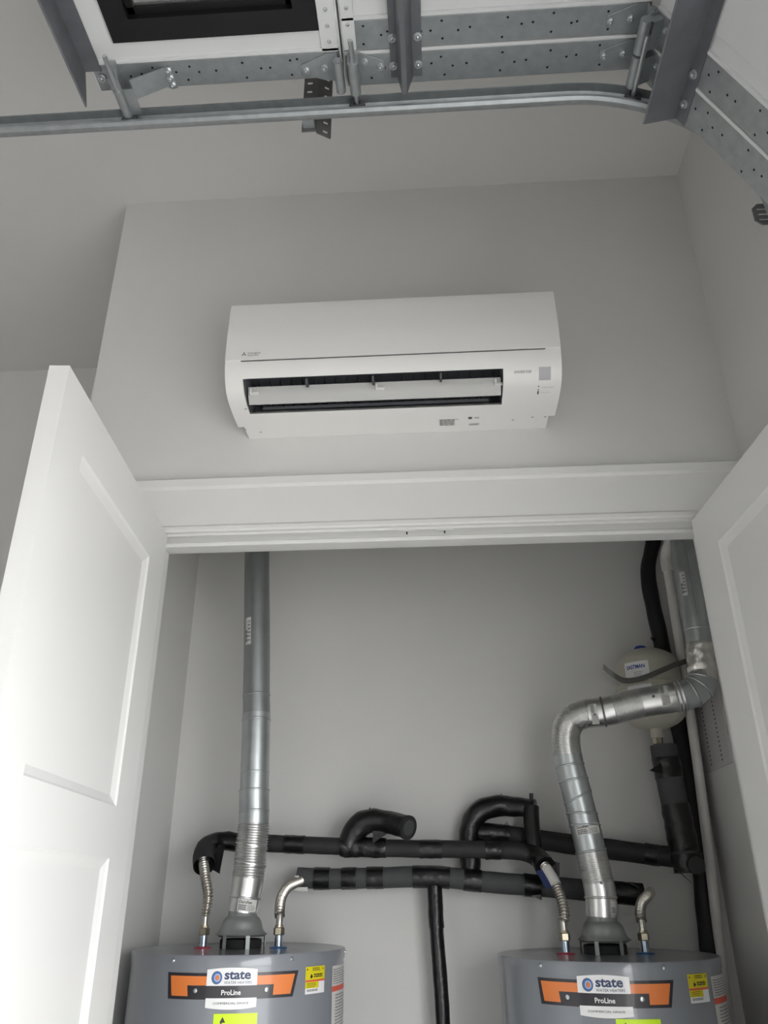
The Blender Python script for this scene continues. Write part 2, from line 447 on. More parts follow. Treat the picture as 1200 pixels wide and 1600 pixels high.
for x, y in ((-.478,1.80),(-.44,1.815),(-.455,1.70),(.235,1.80),(.285,1.79),(.318,1.79)):
    MB().box((x-.003,y-.0012,2.7716),(x+.003,y+.0012,2.7732)).build('screw_slot', 'ac_sensor', ac)

# ------------------------------------------------------------------ overhead door (half open), sections on a curved track
gd = thing('garage_door', 'white sectional overhead door with galvanised hinges, half open under the ceiling', 'garage door', (.0, 1.18, 3.27))
EY = 1.182
class Sec:
    def __init__(s, x, z, ang, length):
        s.p = Vector((x, 0, z)); t = math.radians(ang); s.du = Vector((math.cos(t), 0, -math.sin(t))); s.n = Vector((s.du.z, 0, -s.du.x)); s.L = length
    def T(s, u, v, w): return s.p+s.du*u+s.n*w+Vector((0, EY-v, 0))
    def box(s, mb, a, b): return mb.box(a, b, lambda q: s.T(q.x, q.y, q.z))
    def end(s): return s.p+s.du*s.L
DW = 4.86
A = Sec(-.700, 3.27, 0, .548); B = Sec(-.148, 3.27, 0, .638)
Cc = Sec(.495, 3.250, 64, .533)
e = Cc.end(); D = Sec(e.x+.004, e.z-.008, 88, .533)
def section(S, strips, edge, win=None):
    mb = MB()
    if win is None:
        S.box(mb, (0,edge,-.045), (S.L,DW,-.004))
        mb.v and None
        pnl = mb.build('section_panel', 'door_white', gd)
        for k in range(4):
            S.box(MB(), (.05, .19+k*1.15, -.005), (S.L-.05, .19+k*1.15+1.05, -.0015)).build('backing_sheet', 'door_white', pnl, bevel=.001)
    else:
        u0, u1, w0, n = win
        st = (DW-w0)/n; v = w0
        # rails and mullions around the glazing
        S.box(mb, (0,edge,-.045), (u0,DW,-.002)); S.box(mb, (u1,edge,-.045), (S.L,DW,-.002))
        S.box(mb, (u0,edge,-.045), (u1,w0,-.002))
        for k in range(n):
            S.box(mb, (u0, w0+k*st+st-.12, -.045), (u1, w0+k*st+st, -.002))
        pnl = mb.build('section_panel', 'door_white', gd)
        for k in range(n):
            a, b = w0+k*st, w0+k*st+st-.12; f = .048
            fr = MB()
            for bx in (((u0,a,-.045),(u1,a+f,.004)),((u0,b-f,-.045),(u1,b,.004)),((u0,a+f,-.045),(u0+f,b-f,.004)),((u1-f,a+f,-.045),(u1,b-f,.004))): S.box(fr, *bx)
            S.box(fr, (u0+f,a+f,-.030),(u0+f+.014,b-f,-.012)); S.box(fr, (u1-f-.014,a+f,-.030),(u1-f,b-f,-.012)); S.box(fr, (u0+f,a+f,-.030),(u1-f,a+f+.014,-.012)); S.box(fr, (u0+f,b-f-.014,-.030),(u1-f,b-f,-.012))
            wf = fr.build('window_frame', 'window_black', gd)
            S.box(MB(), (u0+f,a+f,-.024),(u1-f,b-f,-.019)).build('pane', 'glass_frost', wf)
    for (v0, v1, seed) in strips:
        o = S.box(MB(), (.004,v0,-.046),(S.L-.004,v1,.0015)).build('end_stile', 'galvanised', gd, bevel=.001)
        S.box(MB(), (.004,v1+.001,-.010),(S.L-.004,v1+.008,.003)).build('stile_lip', 'door_white', o, bevel=.001)
        h = MB(); rnd = random.Random(seed); m = (v0+v1)/2; d = (v1-v0)
        for cu in (.05, .13, .21, .34, .44, S.L-.09):
            for du, dv in ((0,-.3),(0,.3),(.032,.02),(.055,.05)):
                u = cu+du+rnd.uniform(-.008,.008); vv = m+dv*d+rnd.uniform(-.003,.003)
                if u > S.L-.01: continue
                ring = [S.T(u+.0028*math.cos(a*pi/4), vv+.0028*math.sin(a*pi/4), .0019) for a in range(8)]
                h.add(ring, [tuple(range(8))])
        h = h.build('punched_holes', 'hole_black', o); h['kind'] = 'stuff'
    return pnl
section(A, [(.030,.090,1)], .031, (.072, .508, .138, 4))
section(B, [(.006,.078,2),(.088,.152,3)], .007)
section(Cc, [(.0,.072,4),(.082,.150,5)], .001)
section(D, [(.006,.078,6)], .007)
# folded edge strips at the joint between the first two sections
for S, u0, u1 in ((A, A.L-.040, A.L-.004), (B, .003, .030)):
    o = S.box(MB(), (u0,.090,-.004),(u1,DW,.003)).build('joint_strip', 'door_white', gd, bevel=.001)
    for k in range(3):
        c = S.T((u0+u1)/2, .112+k*.034, .003); MB().lathe([(.0045,0),(.004,-.002),(.001,-.003)], c, 10).build('rivet', 'zinc', o, smooth=40)
def bolt(S, u, v, w, parent, r=.0075):
    c = S.T(u, v, w); n = S.n
    m = MB(); m.tube([c, c+n*.0016], r*1.25, 14); m.tube([c+n*.0016, c+n*.0065], r, 6)
    m.tube([c+n*.0065, c+n*.0085], lambda i, t: r*.55*(1-.5*t), 10)
    return m.build('bolt', 'zinc', parent)
ROLL_Y = 1.199
def roller(S, u, v_top, w, xz=None):
    r = MB(); p0 = S.T(u, v_top, w)
    if xz: p0 = Vector((xz[0], p0.y, xz[1]))
    p1 = Vector((p0.x, ROLL_Y, p0.z))
    o = r.cyl(p0, p1, .0052, 12).build('roller_stem', 'zinc', gd, smooth=40)
    wm = MB(); c = Vector((p0.x, ROLL_Y-.008, p0.z))
    wm.lathe([(.006,0),(.0075,-.004),(.012,-.004),(.014,0),(.0155,0),(.0180,.003),(.0180,.011),(.0155,.013),(.006,.013)], c, 24, axis='y')
    wm.build('wheel', 'dark_zinc', o, smooth=40)
    return o
def hinge(S0, S1, vc, rolling=True, xz=None):
    """hinge over the joint between S0's lower edge and S1's upper edge"""
    root = MB()
    # leaf on the upper section, tapering away from the joint
    pl0 = [(S0.L-.012,vc-.030),(S0.L-.012,vc+.034),(S0.L-.034,vc+.034),(S0.L-.090,vc+.012),(S0.L-.090,vc-.010),(S0.L-.04,vc-.026)]
    root.prism(pl0, lambda p: S0.T(p[0],p[1],.0022), lambda p: S0.T(p[0],p[1],.0045))
    root.box((S0.L-.012,vc-.030,.0022),(S0.L-.009,vc+.034,.030), lambda q: S0.T(q.x,q.y,q.z))
    h = root.build('hinge', 'galvanised', gd, bevel=.0006)
    leaf = MB(); pl1 = [(.012,vc-.030),(.012,vc+.034),(.034,vc+.034),(.088,vc+.010),(.088,vc-.012),(.04,vc-.028)]
    leaf.prism(pl1, lambda p: S1.T(p[0],p[1],.0022), lambda p: S1.T(p[0],p[1],.0045))
    leaf.box((.009,vc-.030,.0022),(.012,vc+.034,.030), lambda q: S1.T(q.x,q.y,q.z))
    leaf.build('hinge_leaf', 'galvanised', h, bevel=.0006)
    c0, c1 = S0.T(S0.L-.006, vc-.036, .031), S0.T(S0.L-.006, vc+.036, .031)
    b = MB(); b.cyl(c0, c1, .0105, 16); b.cyl(c0+(c0-c1).normalized()*.004, c1+(c1-c0).normalized()*.004, .0065, 12)
    b.build('hinge_barrel', 'galvanised', h, smooth=40)
    d0, d1 = S1.T(.022, vc-.034, .042), S1.T(.022, vc+.036, .042)
    MB().tube([d0, d1], .0115, 16).box((.010,vc-.03,.004),(.032,vc+.03,.030), lambda q: S1.T(q.x,q.y,q.z)).build('roller_tube', 'galvanised', h, smooth=40)
    for S, u, v in ((S0,S0.L-.080,vc),(S0,S0.L-.040,vc+.003),(S1,.078,vc-.002),(S1,.045,vc+.012)):
        bolt(S, u, v, .0045, h, .006)
    if rolling: roller(S1, .022, vc+.085, .042, xz)
    return h
hinge(A, B, .052)
hinge(B, Cc, .042, True, (.474, 3.202)); hinge(B, Cc, .118, False)
hinge(Cc, D, .042, True, (.712, 2.76))
D.box(MB(), (D.L,.007,-.045),(D.L+.03,DW,-.006)).build('bottom_seal', 'rubber', gd)
# adjustable top bracket of the upper section
tb = MB()
tb.box((.158,.028,.0018),(.178,.078,.004), lambda q: A.T(q.x,q.y,q.z))
tb.prism([(.160,.002),(.160,.0045),(.092,.0405),(.088,.0385)], lambda p: A.T(p[0],.034,p[1]), lambda p: A.T(p[0]+.000,.078,p[1]))
tb.prism([(.092,.0405),(.088,.0385),(.066,.0385),(.066,.0408)], lambda p: A.T(p[0],-.004,p[1]), lambda p: A.T(p[0],.058,p[1]))
tbo = tb.build('top_bracket', 'galvanised', gd)
for v in (.036,.053,.070): bolt(A, .168, v, .004, tbo, .0068)
MB().cyl(A.T(.058,-.004,.042), A.T(.058,.058,.042), .0105, 16).build('roller_tube', 'galvanised', tbo, smooth=40)
MB().box((.040,.030,.0015),(.062,.090,.040), lambda q: A.T(q.x,q.y+.01,q.z) if q.z < .02 else A.T(q.x+.004,q.y*.6+.03,q.z)).build('slide_plate', 'galvanised', tbo)
roller(A, .058, .138, .042)
# stiffening struts across the door
def strut(S, prof, v0, m, bolts, name='strut', slant=0.):
    mb = MB(); mb.prism(prof, lambda p: S.T(p[0], v0+slant*(.07-p[1]), p[1]), lambda p: S.T(p[0], DW-.02, p[1]))
    o = mb.build(name, m, gd)
    for u, v, w in bolts: bolt(S, u, v, w, o)
    return o
strut(A, [(.024,.002),(.024,.0035),(-.0125,.0035),(-.0125,.070),(-.016,.072),(-.016,.002)], .045, 'galvanised_dark', [(.018,.062,.0035),(.018,.62,.0035)], slant=.5)
strut(B, [(.100,.002),(.100,.0035),(.114,.0035),(.124,.062),(.134,.062),(.148,.0035),(.168,.0035),(.168,.002),(.146,.002),(.1325,.0605),(.1255,.0605),(.1155,.002)], .022, 'galvanised_dark', [(.106,.050,.0035),(.160,.050,.0035),(.106,.112,.0035),(.160,.112,.0035)], slant=0)
strut(Cc, [(.166,.002),(.166,.0035),(.138,.0035),(.128,.078),(.1255,.080),(.135,.002)], -.0, 'galvanised_dark', [(.150,.034,.0035),(.150,.100,.0035),(.150,.30,.0035)], slant=-.12)

# ------------------------------------------------------------------ track
ZT, RT = 3.228, .38; XV = .712; XA = XV-RT
tp = [Vector((-3.2,0,ZT)), Vector((-2.0,0,ZT)), Vector((-.9,0,ZT)), Vector((0,0,ZT)), Vector((XA,0,ZT))]
for k in range(1, 25):
    t = k/24*pi/2; tp.append(Vector((XA+RT*math.sin(t), 0, ZT-RT+RT*math.cos(t))))
tp += [Vector((XV,0,2.2)), Vector((XV,0,.05))]
# C channel: (offset across the track, y); opens towards the door
cs = [(.021,1.184),(.021,1.204),(.016,1.211),(-.016,1.211),(-.022,1.204),(-.024,1.193),(-.020,1.186),(-.015,1.185)]
th = .0022
cs2 = [(.0188,1.184),(.0188,1.203),(.0146,1.2088),(-.0146,1.2088),(-.0198,1.203),(-.0218,1.193),(-.0188,1.1882),(-.015,1.1872)]
ring = cs+cs2[::-1]
mb = MB(); n = len(ring); vs = []; fs = []
for i, p in enumerate(tp):
    t = (tp[min(i+1,len(tp)-1)]-tp[max(i-1,0)]).normalized(); up = Vector((-t.z, 0, t.x))   # outward (up on the straight)
    for a, y in ring: vs.append(Vector((p.x, y, p.z))+up*a)
for i in range(len(tp)-1):
    for k in range(n): fs.append((i*n+k, i*n+(k+1) % n, (i+1)*n+(k+1) % n, (i+1)*n+k))
mb.add(vs, fs)
tag(mb.build('door_track', 'galvanised', off=(XA,1.198,ZT), smooth=35), 'galvanised curved roller track running under the ceiling beside the overhead door', 'track')
# perforated angle hanging the track from the ceiling
hg = thing('track_hanger', 'perforated steel angle hanging the roller track from the ceiling', 'bracket', (-.235,1.262,ZC))
def perf(name, P, w0, w1, h0, h1, th, holes_c):
    """perforated flat leg; P(a, z, d) -> point; real slots left open"""
    mb = MB(); zs = []
    z = h0
    cells = int((h1-h0)/.030); a0, a1 = holes_c-.006, holes_c+.006
    for i in range(cells):
        za, zb = h0+i*.030, h0+(i+1)*.030
        hz0, hz1 = za+.011, za+.019
        for (x0,x1,y0,y1) in ((w0,a0,za,zb),(a1,w1,za,zb),(a0,a1,za,hz0),(a0,a1,hz1,zb)):
            mb.box((x0,y0,0),(x1,y1,th), lambda q: P(q.x,q.y,q.z))
    return mb.build(name, 'hanger_steel', hg)
perf('angle_leg', lambda a, z, d: Vector((-.2585+a, 1.248+d, z)), 0, .034, 3.222, ZC-.005, .0025, .014)
perf('angle_leg', lambda a, z, d: Vector((-.224+a*.85-d*.5, 1.248+a*.5+d*.85, z)), 0, .036, 3.216, ZC-.005, .0025, .022)
MB().box((-.255,1.2112,ZT+.004),(-.228,1.2478,ZT+.020)).build('clip', 'galvanised', hg)
# slotted plate carrying the vertical track on the jamb
fb = thing('track_bracket', 'grey slotted steel bracket at the bend of the roller track near the right wall', 'bracket', (.735,1.24,2.93))
mb = MB()
ux, uy = Vector((0,1,0)), Vector((0,0,1))
def FP(a, b, d): return Vector((.767-a, 1.246+d, 2.871+b))
W_, H_ = .080, .056
def rr(w, h, r, n=5):
    out = []
    for cx, cy, a0 in ((w-r,r,-90),(w-r,h-r,0),(r*.3,h-r*.3,90),(r*.3,r*.3,180)):
        q = r if cx > w/2 else r*.3
        for k in range(n+1): a = math.radians(a0+90*k/n); out.append((cx+q*math.cos(a), cy+q*math.sin(a)))
    return out
# plate built as bars around three open slots
mb = MB()
ys = [0,.011,.016,.025,.030,.039,.044,H_]
for i in range(0, 7):
    y0, y1 = ys[i], ys[i+1]
    if i % 2 == 0:
        rad = .012 if i in (0,6) else 0
        pts = [(0,y0),(W_-rad if i == 0 else W_,y0)]+([(W_,y0+rad)] if i == 0 else [])+[(W_ if i != 6 else W_,y1-rad if i == 6 else y1)]+([(W_-rad,y1)] if i == 6 else [])+[(0,y1)]
        mb.prism(pts, lambda p: FP(p[0],p[1],0), lambda p: FP(p[0],p[1],.003))
    else:
        mb.box((0,y0,0),(.008,y1,.003), lambda q: FP(q.x,q.y,q.z)); mb.box((W_-.009,y0,0),(W_,y1,.003), lambda q: FP(q.x,q.y,q.z))
mb.build('slotted_plate', 'slot_grey', fb)
MB().box((.763,1.246,2.871),(XR-.001,1.2495,2.927)).build('foot', 'slot_grey', fb)

# ------------------------------------------------------------------ water heaters
RH = .279
def wheater(cx, H, u0, zl, label, stick, lime, tagz):
    base = Vector((cx, 2.41, 0)); root = thing('water_heater', label, 'water heater', tuple(base), 'tank water heaters in the closet')
    def CY(u, z, off=0.): a = (u+u0)/RH; return base+Vector(((RH+off)*math.sin(a), -(RH+off)*math.cos(a), z))
    b = MB(); b.lathe([(RH-.02,.03),(RH,.05),(RH,H-.024)], base, 72); b.lathe([(RH-.03,0),(RH-.03,.03)], base, 40)
    jac = b.build('jacket', 'heater_grey', root, smooth=40)
    l = MB(); l.lathe([(RH+.002,H-.026),(RH+.003,H-.003),(RH+.0015,H-.0005),(RH-.003,H),(RH-.008,H-.0015),(.02,H)], base, 72)
    lid = l.build('lid', 'heater_grey', root, smooth=40)
    for k, u in enumerate((-.15,.142,.43,-.44)):
        c = CY(u, H-.012, .003); n = (c-base); n.z = 0; n.normalize()
        MB().tube([c, c+n*.002, c+n*.004], lambda i, t: (.0048,.0045,.002)[i], 10).build('screw', 'zinc', lid, smooth=40)
    # brand plate
    def quad(name, pts, m, off, par, nu=14):
        a, b_, c, d = pts; mb = MB(); vs = []
        for k in range(nu+1):
            t = k/nu
            vs.append(CY(a[0]+(b_[0]-a[0])*t, a[1]+(b_[1]-a[1])*t, off)); vs.append(CY(d[0]+(c[0]-d[0])*t, d[1]+(c[1]-d[1])*t, off))
        mb.add(vs, [(2*k,2*k+2,2*k+3,2*k+1) for k in range(nu)])
        return mb.build(name, m, par, smooth=60)
    z = zl
    pl = quad('brand_plate', [(-.158,z-.054),(.150,z-.054),(.164,z),(-.164,z)], 'ink_black', .0006, root)
    quad('orange_field', [(-.148,z-.0475),(-.104,z-.0475),(-.110,z-.0065),(-.155,z-.0065)], 'orange', .0010, pl, 6)
    quad('orange_field', [(.098,z-.0475),(.143,z-.0475),(.154,z-.0065),(.100,z-.0065)], 'orange', .0010, pl, 6)
    quad('orange_field', [(-.110,z-.0255),(.102,z-.0255),(.100,z-.0065),(-.110,z-.0065)], 'orange', .0010, pl)
    # white badge with curved top and bottom edges
    nb = 14
    for nm, zb0, zb1, bow, sgn in (('badge_top', z-.026, z+.007, .004, 1), ('badge_bottom', z-.070, z-.051, .004, -1)):
        mb = MB(); vs = []
        for k in range(nb+1):
            t = k/nb; u = -.060+.118*t+(.0 if sgn > 0 else .001); arc = bow*4*t*(1-t)
            vs += [CY(u, zb0-(arc if sgn < 0 else 0), .0016), CY(u, zb1+(arc if sgn > 0 else 0), .0016)]
        mb.add(vs, [(2*k,2*k+2,2*k+3,2*k+1) for k in range(nb)]); mb.build(nm, 'paper_white', pl, smooth=60)
    tx = lambda u1, z1, off=.0022: (lambda x, y: CY(u1+x, z1+y, off))
    text_mb('state', .0270, tx(-.0185, z-.0125), sx=1.16, bold=.0008).build('lettering', 'logo_navy', pl)
    text_mb('WATER HEATERS', .0082, tx(-.0185, z-.0225), sx=1.02).build('lettering', 'logo_navy', pl)
    text_mb('ProLine', .0145, tx(-.024, z-.0445), sx=1.0, bold=.0003).build('lettering', 'paper_white', pl)
    text_mb('COMMERCIAL GRADE', .0062, tx(-.0415, z-.0635), sx=1.35).build('lettering', 'ink_black', pl)
    for rad, m_, off, dx in ((.0135,'logo_navy',.0019,0),(.0118,'logo_blue',.0021,.0006),(.0075,'paper_white',.0023,.0012),(.0062,'logo_blue',.00245,.0012),(.0048,'orange',.0026,.0018)):
        mb = MB(); mb.add([CY(-.036+dx+rad*.92*math.cos(a*pi/12), z-.0095+rad*math.sin(a*pi/12), off) for a in range(24)], [tuple(range(24))]); mb.build('roundel', m_, pl)
    for u in (-.086,.082):
        c = CY(u, z-.036, .001); n = c-base; n.z = 0; n.normalize()
        MB().tube([c, c+n*.0015, c+n*.0025], lambda i, t: (.0052,.005,.002)[i], 12).build('screw', 'zinc', pl, smooth=40)
    # yellow notice
    su, sz = stick; sw, sh = .068, .058
    st = quad('notice', [(su,sz-sh),(su+sw,sz-sh),(su+sw,sz),(su,sz)], 'paper_white', .0006, root, 6)
    quad('notice_yellow', [(su,sz-.0285),(su+sw,sz-.0285),(su+sw,sz),(su,sz)], 'yellow', .0010, st, 6)
    quad('notice_yellow', [(su,sz-.046),(su+.045,sz-.046),(su+.045,sz-.0325),(su,sz-.0325)], 'yellow', .0010, st, 6)
    quad('notice_line', [(su,sz-.0325),(su+sw,sz-.0325),(su+sw,sz-.0285),(su,sz-.0285)], 'label_red', .0012, st, 6)
    pr = MB(); rnd = random.Random(11); FU = lambda x, y: CY(su+x, sz+y, .0014)
    bars(pr, FU, .022,.052,-.010,-.002,2,rnd); bars(pr, FU, .027,.060,-.024,-.0155,2,rnd,.7,.05); bars(pr, FU, .005,.040,-.045,-.034,3,rnd,.3); bars(pr, FU, .005,.042,-.053,-.048,2,rnd,.5,.05)
    for x, y in ((.006,-.006),(.062,-.006)): pr.add([FU(x-.002,y-.003),FU(x+.002,y),FU(x-.002,y+.003)], [(0,1,2)])
    pr.add([FU(.018,-.026),FU(.024,-.0215),FU(.018,-.0155),FU(.0145,-.0225)], [(0,1,2,3)])
    pr.build('notice_print', 'ink_black', st)['kind'] = 'stuff'
    # lime sticker below the plate
    lu, lz = lime
    ls = quad('lime_sticker', [(lu,lz-.062),(lu+.100,lz-.062),(lu+.100,lz),(lu,lz)], 'lime', .0006, root, 8)
    ar = MB(); FL = lambda x, y: CY(lu+x, lz+y, .0011)
    ar.add([FL(.014,-.0175),FL(.0275,-.0175),FL(.0205,-.006)], [(0,1,2)])
    ar.add([FL(.0165,-.0175),FL(.020,-.0175),FL(.0145,-.036),FL(.010,-.036)], [(0,1,2,3)])
    ar.build('arrow_mark', 'ink_black', ls)
    text_mb('Enterprise', .0170, tx(lu+.0235, lz-.0335, .0011), sx=.93, bold=.0004).build('lettering', 'ink_grey', ls)
    # tall instruction label round the side
    iu = .292
    il = quad('instruction_label', [(iu,H-.72),(iu+.14,H-.72),(iu+.14,H-.036),(iu,H-.036)], 'paper_plain', .0006, root, 10)
    quad('warning_band', [(iu,H-.093),(iu+.14,H-.093),(iu+.14,H-.081),(iu,H-.081)], 'label_red', .0011, il, 10)
    pr = MB(); FI = lambda x, y: CY(iu+x, H+y, .0012)
    bars(pr, FI, .006,.13,-.078,-.042,7,rnd,.35); bars(pr, FI, .02,.13,-.26,-.098,24,rnd,.35); bars(pr, FI, .006,.13,-.70,-.28,50,rnd,.35)
    pr.build('instruction_print', 'ink_grey', il)['kind'] = 'stuff'
    # draft hood on legs over the flue collar
    fl = MB(); fl.lathe([(.056,H),(.056,H+.020),(.052,H+.022)], base, 32); fl.build('flue_collar', 'rubber', root, smooth=40)
    bf = MB(); bf.lathe([(.062,H+.0275),(.060,H+.0295),(.02,H+.0305)], base, 32); bf.build('flue_baffle', 'hood_steel', root, smooth=40)
    hd = MB(); o = H
    hp = [(.0685,o+.031),(.0695,o+.0325),(.067,o+.0345),(.0605,o+.040),(.0565,o+.048),(.0545,o+.057),(.0515,o+.065),(.0465,o+.0715),(.0415,o+.075),(.0392,o+.078),(.0382,o+.090)]
    hd.lathe(hp+[(.0368,o+.090)]+[(r-.0015, z_) for r, z_ in hp[::-1]], base, 40, cap0=False, cap1=False)
    hood = hd.build('draft_hood', 'hood_steel', root, smooth=50)
    for a in (-118, -62+0, 28, 152):
        t = math.radians(a); d = Vector((math.cos(t), math.sin(t), 0)); s_ = Vector((-d.y, d.x, 0))
        MB().box((-.0055,.0655,-.004),(.0055,.0670,.034), lambda q: base+s_*q.x+d*q.y+Vector((0,0,H+q.z))).build('leg', 'hood_steel', hood)
    # water nipples with coloured rings
    for sx, m_, nm in ((-1,'red_plastic','hot_ring'), (1,'blue_plastic','cold_ring')):
        c = base+Vector((sx*.103, 0, 0))
        npo = MB().lathe([(.0105,H-.01),(.0105,H+.030)], c, 20).build('nipple', 'nipple_blue', root, smooth=40)
        MB().lathe([(.024,H-.0005),(.0235,H+.0012),(.016,H+.0030),(.0108,H+.0038)], c, 24).build(nm, m_, npo, smooth=40)
    # gas control and drain low on the front
    MB().box((-.05,0,0),(.05,.07,.12), lambda q: CY(0, .33+q.z, 0)+Vector((q.x*1, -q.y, 0))).build('gas_control', 'ink_black', root, bevel=.006)
    MB().tube([CY(.06,.14,-.002), CY(.06,.14,.045)], .012, 14).build('drain_valve', 'brass', root, smooth=40)
    return root
HL, HR_ = 1.518, 1.503
wheater(-.537, HL, .047, 1.481, 'grey tank water heater under the straight vent pipe, near the left closet wall', (.186,1.4865), (-.037,1.399), 0)
wheater(.434, HR_, -.062, 1.466, 'grey tank water heater under the elbowed vent pipe, near the right closet wall', (.205,1.4755), (.018,1.391), 0)

# ------------------------------------------------------------------ corrugated water connectors
def connector(name, label, foot, ctrl, paper=None):
    foot = Vector(foot); root = thing(name, label, 'water connector', tuple(foot), 'corrugated water connectors')
    n = MB(); n.lathe([(.0125,.0),(.0150,.002),(.0150,.017),(.0125,.019)], foot, 6); n.lathe([(.0115,.019),(.0112,.025)], foot, 16)
    n.build('nut', 'brass', root)
    P = [foot+Vector((0,0,.022)), foot+Vector((0,0,.046))]
    MB().tube([P[0], P[1], P[1]+(Vector(ctrl[0])-P[1])*.12], .0088, 16).build('smooth_end', 'stainless', root, smooth=50)
    path = crom([P[1]]+[Vector(c) for c in ctrl], 10)
    m = MB(); corrug(m, path, .0118, .0082, .0026, 18, 8)
    m.build('hose', 'stainless', root, smooth=70)
    return root
zl, zr = HL+.030, HR_+.030
connector('water_connector', 'corrugated hot connector at the red ring of the heater under the straight vent', (-.640,2.41,zl), [(-.637,2.41,1.645),(-.655,2.43,1.693),(-.674,2.462,1.738)])
c2 = connector('water_connector', 'corrugated cold connector at the blue ring of the heater under the straight vent', (-.434,2.41,zl), [(-.437,2.42,1.608),(-.440,2.46,1.640),(-.433,2.52,1.667),(-.410,2.60,1.684)])
connector_hr = connector('water_connector', 'corrugated hot connector with a blue tag at the heater under the elbowed vent', (.331,2.41,zr), [(.336,2.41,1.593),(.334,2.43,1.632),(.323,2.46,1.677),(.304,2.50,1.720)])
connector('water_connector', 'corrugated cold connector bending right at the heater under the elbowed vent', (.537,2.41,zr), [(.538,2.42,1.596),(.553,2.45,1.622),(.583,2.50,1.639),(.610,2.575,1.648)])
# paper tag on the left cold connector; sleeve and blue tag on the right hot one
tg = MB(); 
tg.add([(-.438,2.515,1.692),(-.426,2.513,1.694),(-.424,2.520,1.652),(-.400,2.512,1.642),(-.400,2.513,1.650),(-.436,2.518,1.650)], [(0,1,2,5),(2,3,4)])
MB().box((-.424,2.574,1.657),(-.412,2.5752,1.697)).box((-.412,2.574,1.655),(-.384,2.5752,1.666)).build('paper_tag', 'paper_plain', c2)
sp = crom([(.336,2.41,1.593),(.334,2.43,1.632),(.323,2.46,1.677),(.304,2.50,1.720)], 10, 1.75, 2.75)
MB().tube(sp, .0150, 18).build('paper_sleeve', 'paper_plain', connector_hr, smooth=40)
dirv = (Vector(sp[-1])-Vector(sp[0])).normalized(); sd = Vector((-.9, -.35, -.2)); sd = (sd-dirv*sd.dot(dirv)).normalized()
MB().box((0,0,0),(1,1,1), lambda q: sp[0]+dirv*(.062*q.x-.004)+sd*(.014+.020*q.y)+dirv.cross(sd)*(.001*q.z)).build('blue_tag', 'tag_blue', connector_hr)

# ------------------------------------------------------------------ vent pipes
def vlabel(parent, P, t, axis_hint, r, w_ang, h, ang, seed, words=None):
    """sticker bent round a pipe at path parameter t"""
    c = crom(P, 4, t, t+.001)[0]; q = crom(P, 8, max(0,t-.05), t+.05); ax = (q[-1]-q[0]).normalized()
    f = Vector(axis_hint); f = (f-ax*f.dot(ax)).normalized(); g = ax.cross(f)
    def F(x, y, off=.0008): a = ang+x/r; return c+ax*y+(f*math.cos(a)+g*math.sin(a))*(r+off)
    n = 10; hw = w_ang*r/2; mb = MB(); vs = []
    for k in range(n+1): x = -hw+2*hw*k/n; vs += [F(x,-h/2), F(x,h/2)]
    mb.add(vs, [(2*k,2*k+2,2*k+3,2*k+1) for k in range(n)])
    lb = mb.build('sticker', 'paper_plain', parent, smooth=60)
    pr = MB(); rnd = random.Random(seed)
    bars(pr, lambda x, y: F(x,y,.0014), -hw*.9, -hw*.1, -h*.42, h*.05, 3, rnd, .7, .1); bars(pr, lambda x, y: F(x,y,.0014), 0, hw*.9, -h*.42, h*(.05 if words else .42), 4 if words else 6, rnd, .35, .2)
    pr.build('sticker_print', 'ink_grey', lb)['kind'] = 'stuff'
    if words: text_mb(words, h*.34, lambda x, y: F(-hw*.92+x, h*.14+y, .0014), bold=.0002).build('lettering', 'ink_black', lb)
    return lb
def seam_ring(parent, P, t, r, m='vent_steel', amp=.002, tilt=None):
    q = crom(P, 20, max(0,t-.03), t+.03); c = q[len(q)//2]; ax = (q[-1]-q[0]).normalized()
    if tilt: ax = (ax+Vector(tilt)).normalized()
    MB().tube([c-ax*.003, c-ax*.0015, c+ax*.0015, c+ax*.003], lambda i, tt: r+(0, amp, amp, 0)[i], 32, cap=False).build('bead', m, parent, smooth=60)
VL = [(-.537,2.41,HL+.086),(-.533,2.41,1.640),(-.528,2.41,1.689),(-.522,2.41,1.830),(-.526,2.41,1.921),(-.534,2.41,2.139),(-.538,2.41,2.197),(-.549,2.41,2.394),(-.567,2.41,2.676),(-.62,2.41,3.60)]
v1 = thing('vent_pipe', 'straight upright metal vent pipe above the heater by the left closet wall', 'vent pipe', (-.531,2.41,HL+.088), 'flue vent pipes')
pc = lambda P, a, b: crom(P, 10, a, b)
MB().tube(pc(VL,0,1), .0425, 32).build('crimped_collar', 'aluminium', v1, smooth=50)
MB().tube(pc(VL,1,2.02), .0432, 32).build('crimped_collar', 'aluminium', v1, smooth=50)
seam_ring(v1, VL, 1.0, .0432, 'aluminium', .0022)
m = MB(); corrug(m, pc(VL,2,3), .0436, .0068, .0022, 36, 8); fx = m.build('flexible_section', 'aluminium', v1, smooth=70)
for zz in (.30, .68):
    q = pc(VL,2,3); k = int(zz*(len(q)-1)); mb = MB(); c = Vector(q[k]); vs = []
    for a in range(33): t = 2*pi*a/32; vs += [c+Vector((.0462*math.cos(t), .0462*math.sin(t), -.0085*math.cos(t)-.0016)), c+Vector((.0462*math.cos(t), .0462*math.sin(t), -.0085*math.cos(t)+.0016))]
    mb.add(vs, [(2*a,2*a+2,2*a+3,2*a+1) for a in range(32)]); mb.build('helical_seam', 'aluminium', fx, smooth=60)
MB().tube(pc(VL,3,4), .0432, 32).build('lower_pipe', 'vent_steel', v1, smooth=50)
MB().tube(pc(VL,4,5.02), .0420, 32).build('middle_pipe', 'vent_steel', v1, smooth=50)
MB().tube(pc(VL,5,9), .0408, 32).build('upper_pipe', 'duct_grey', v1, smooth=50)
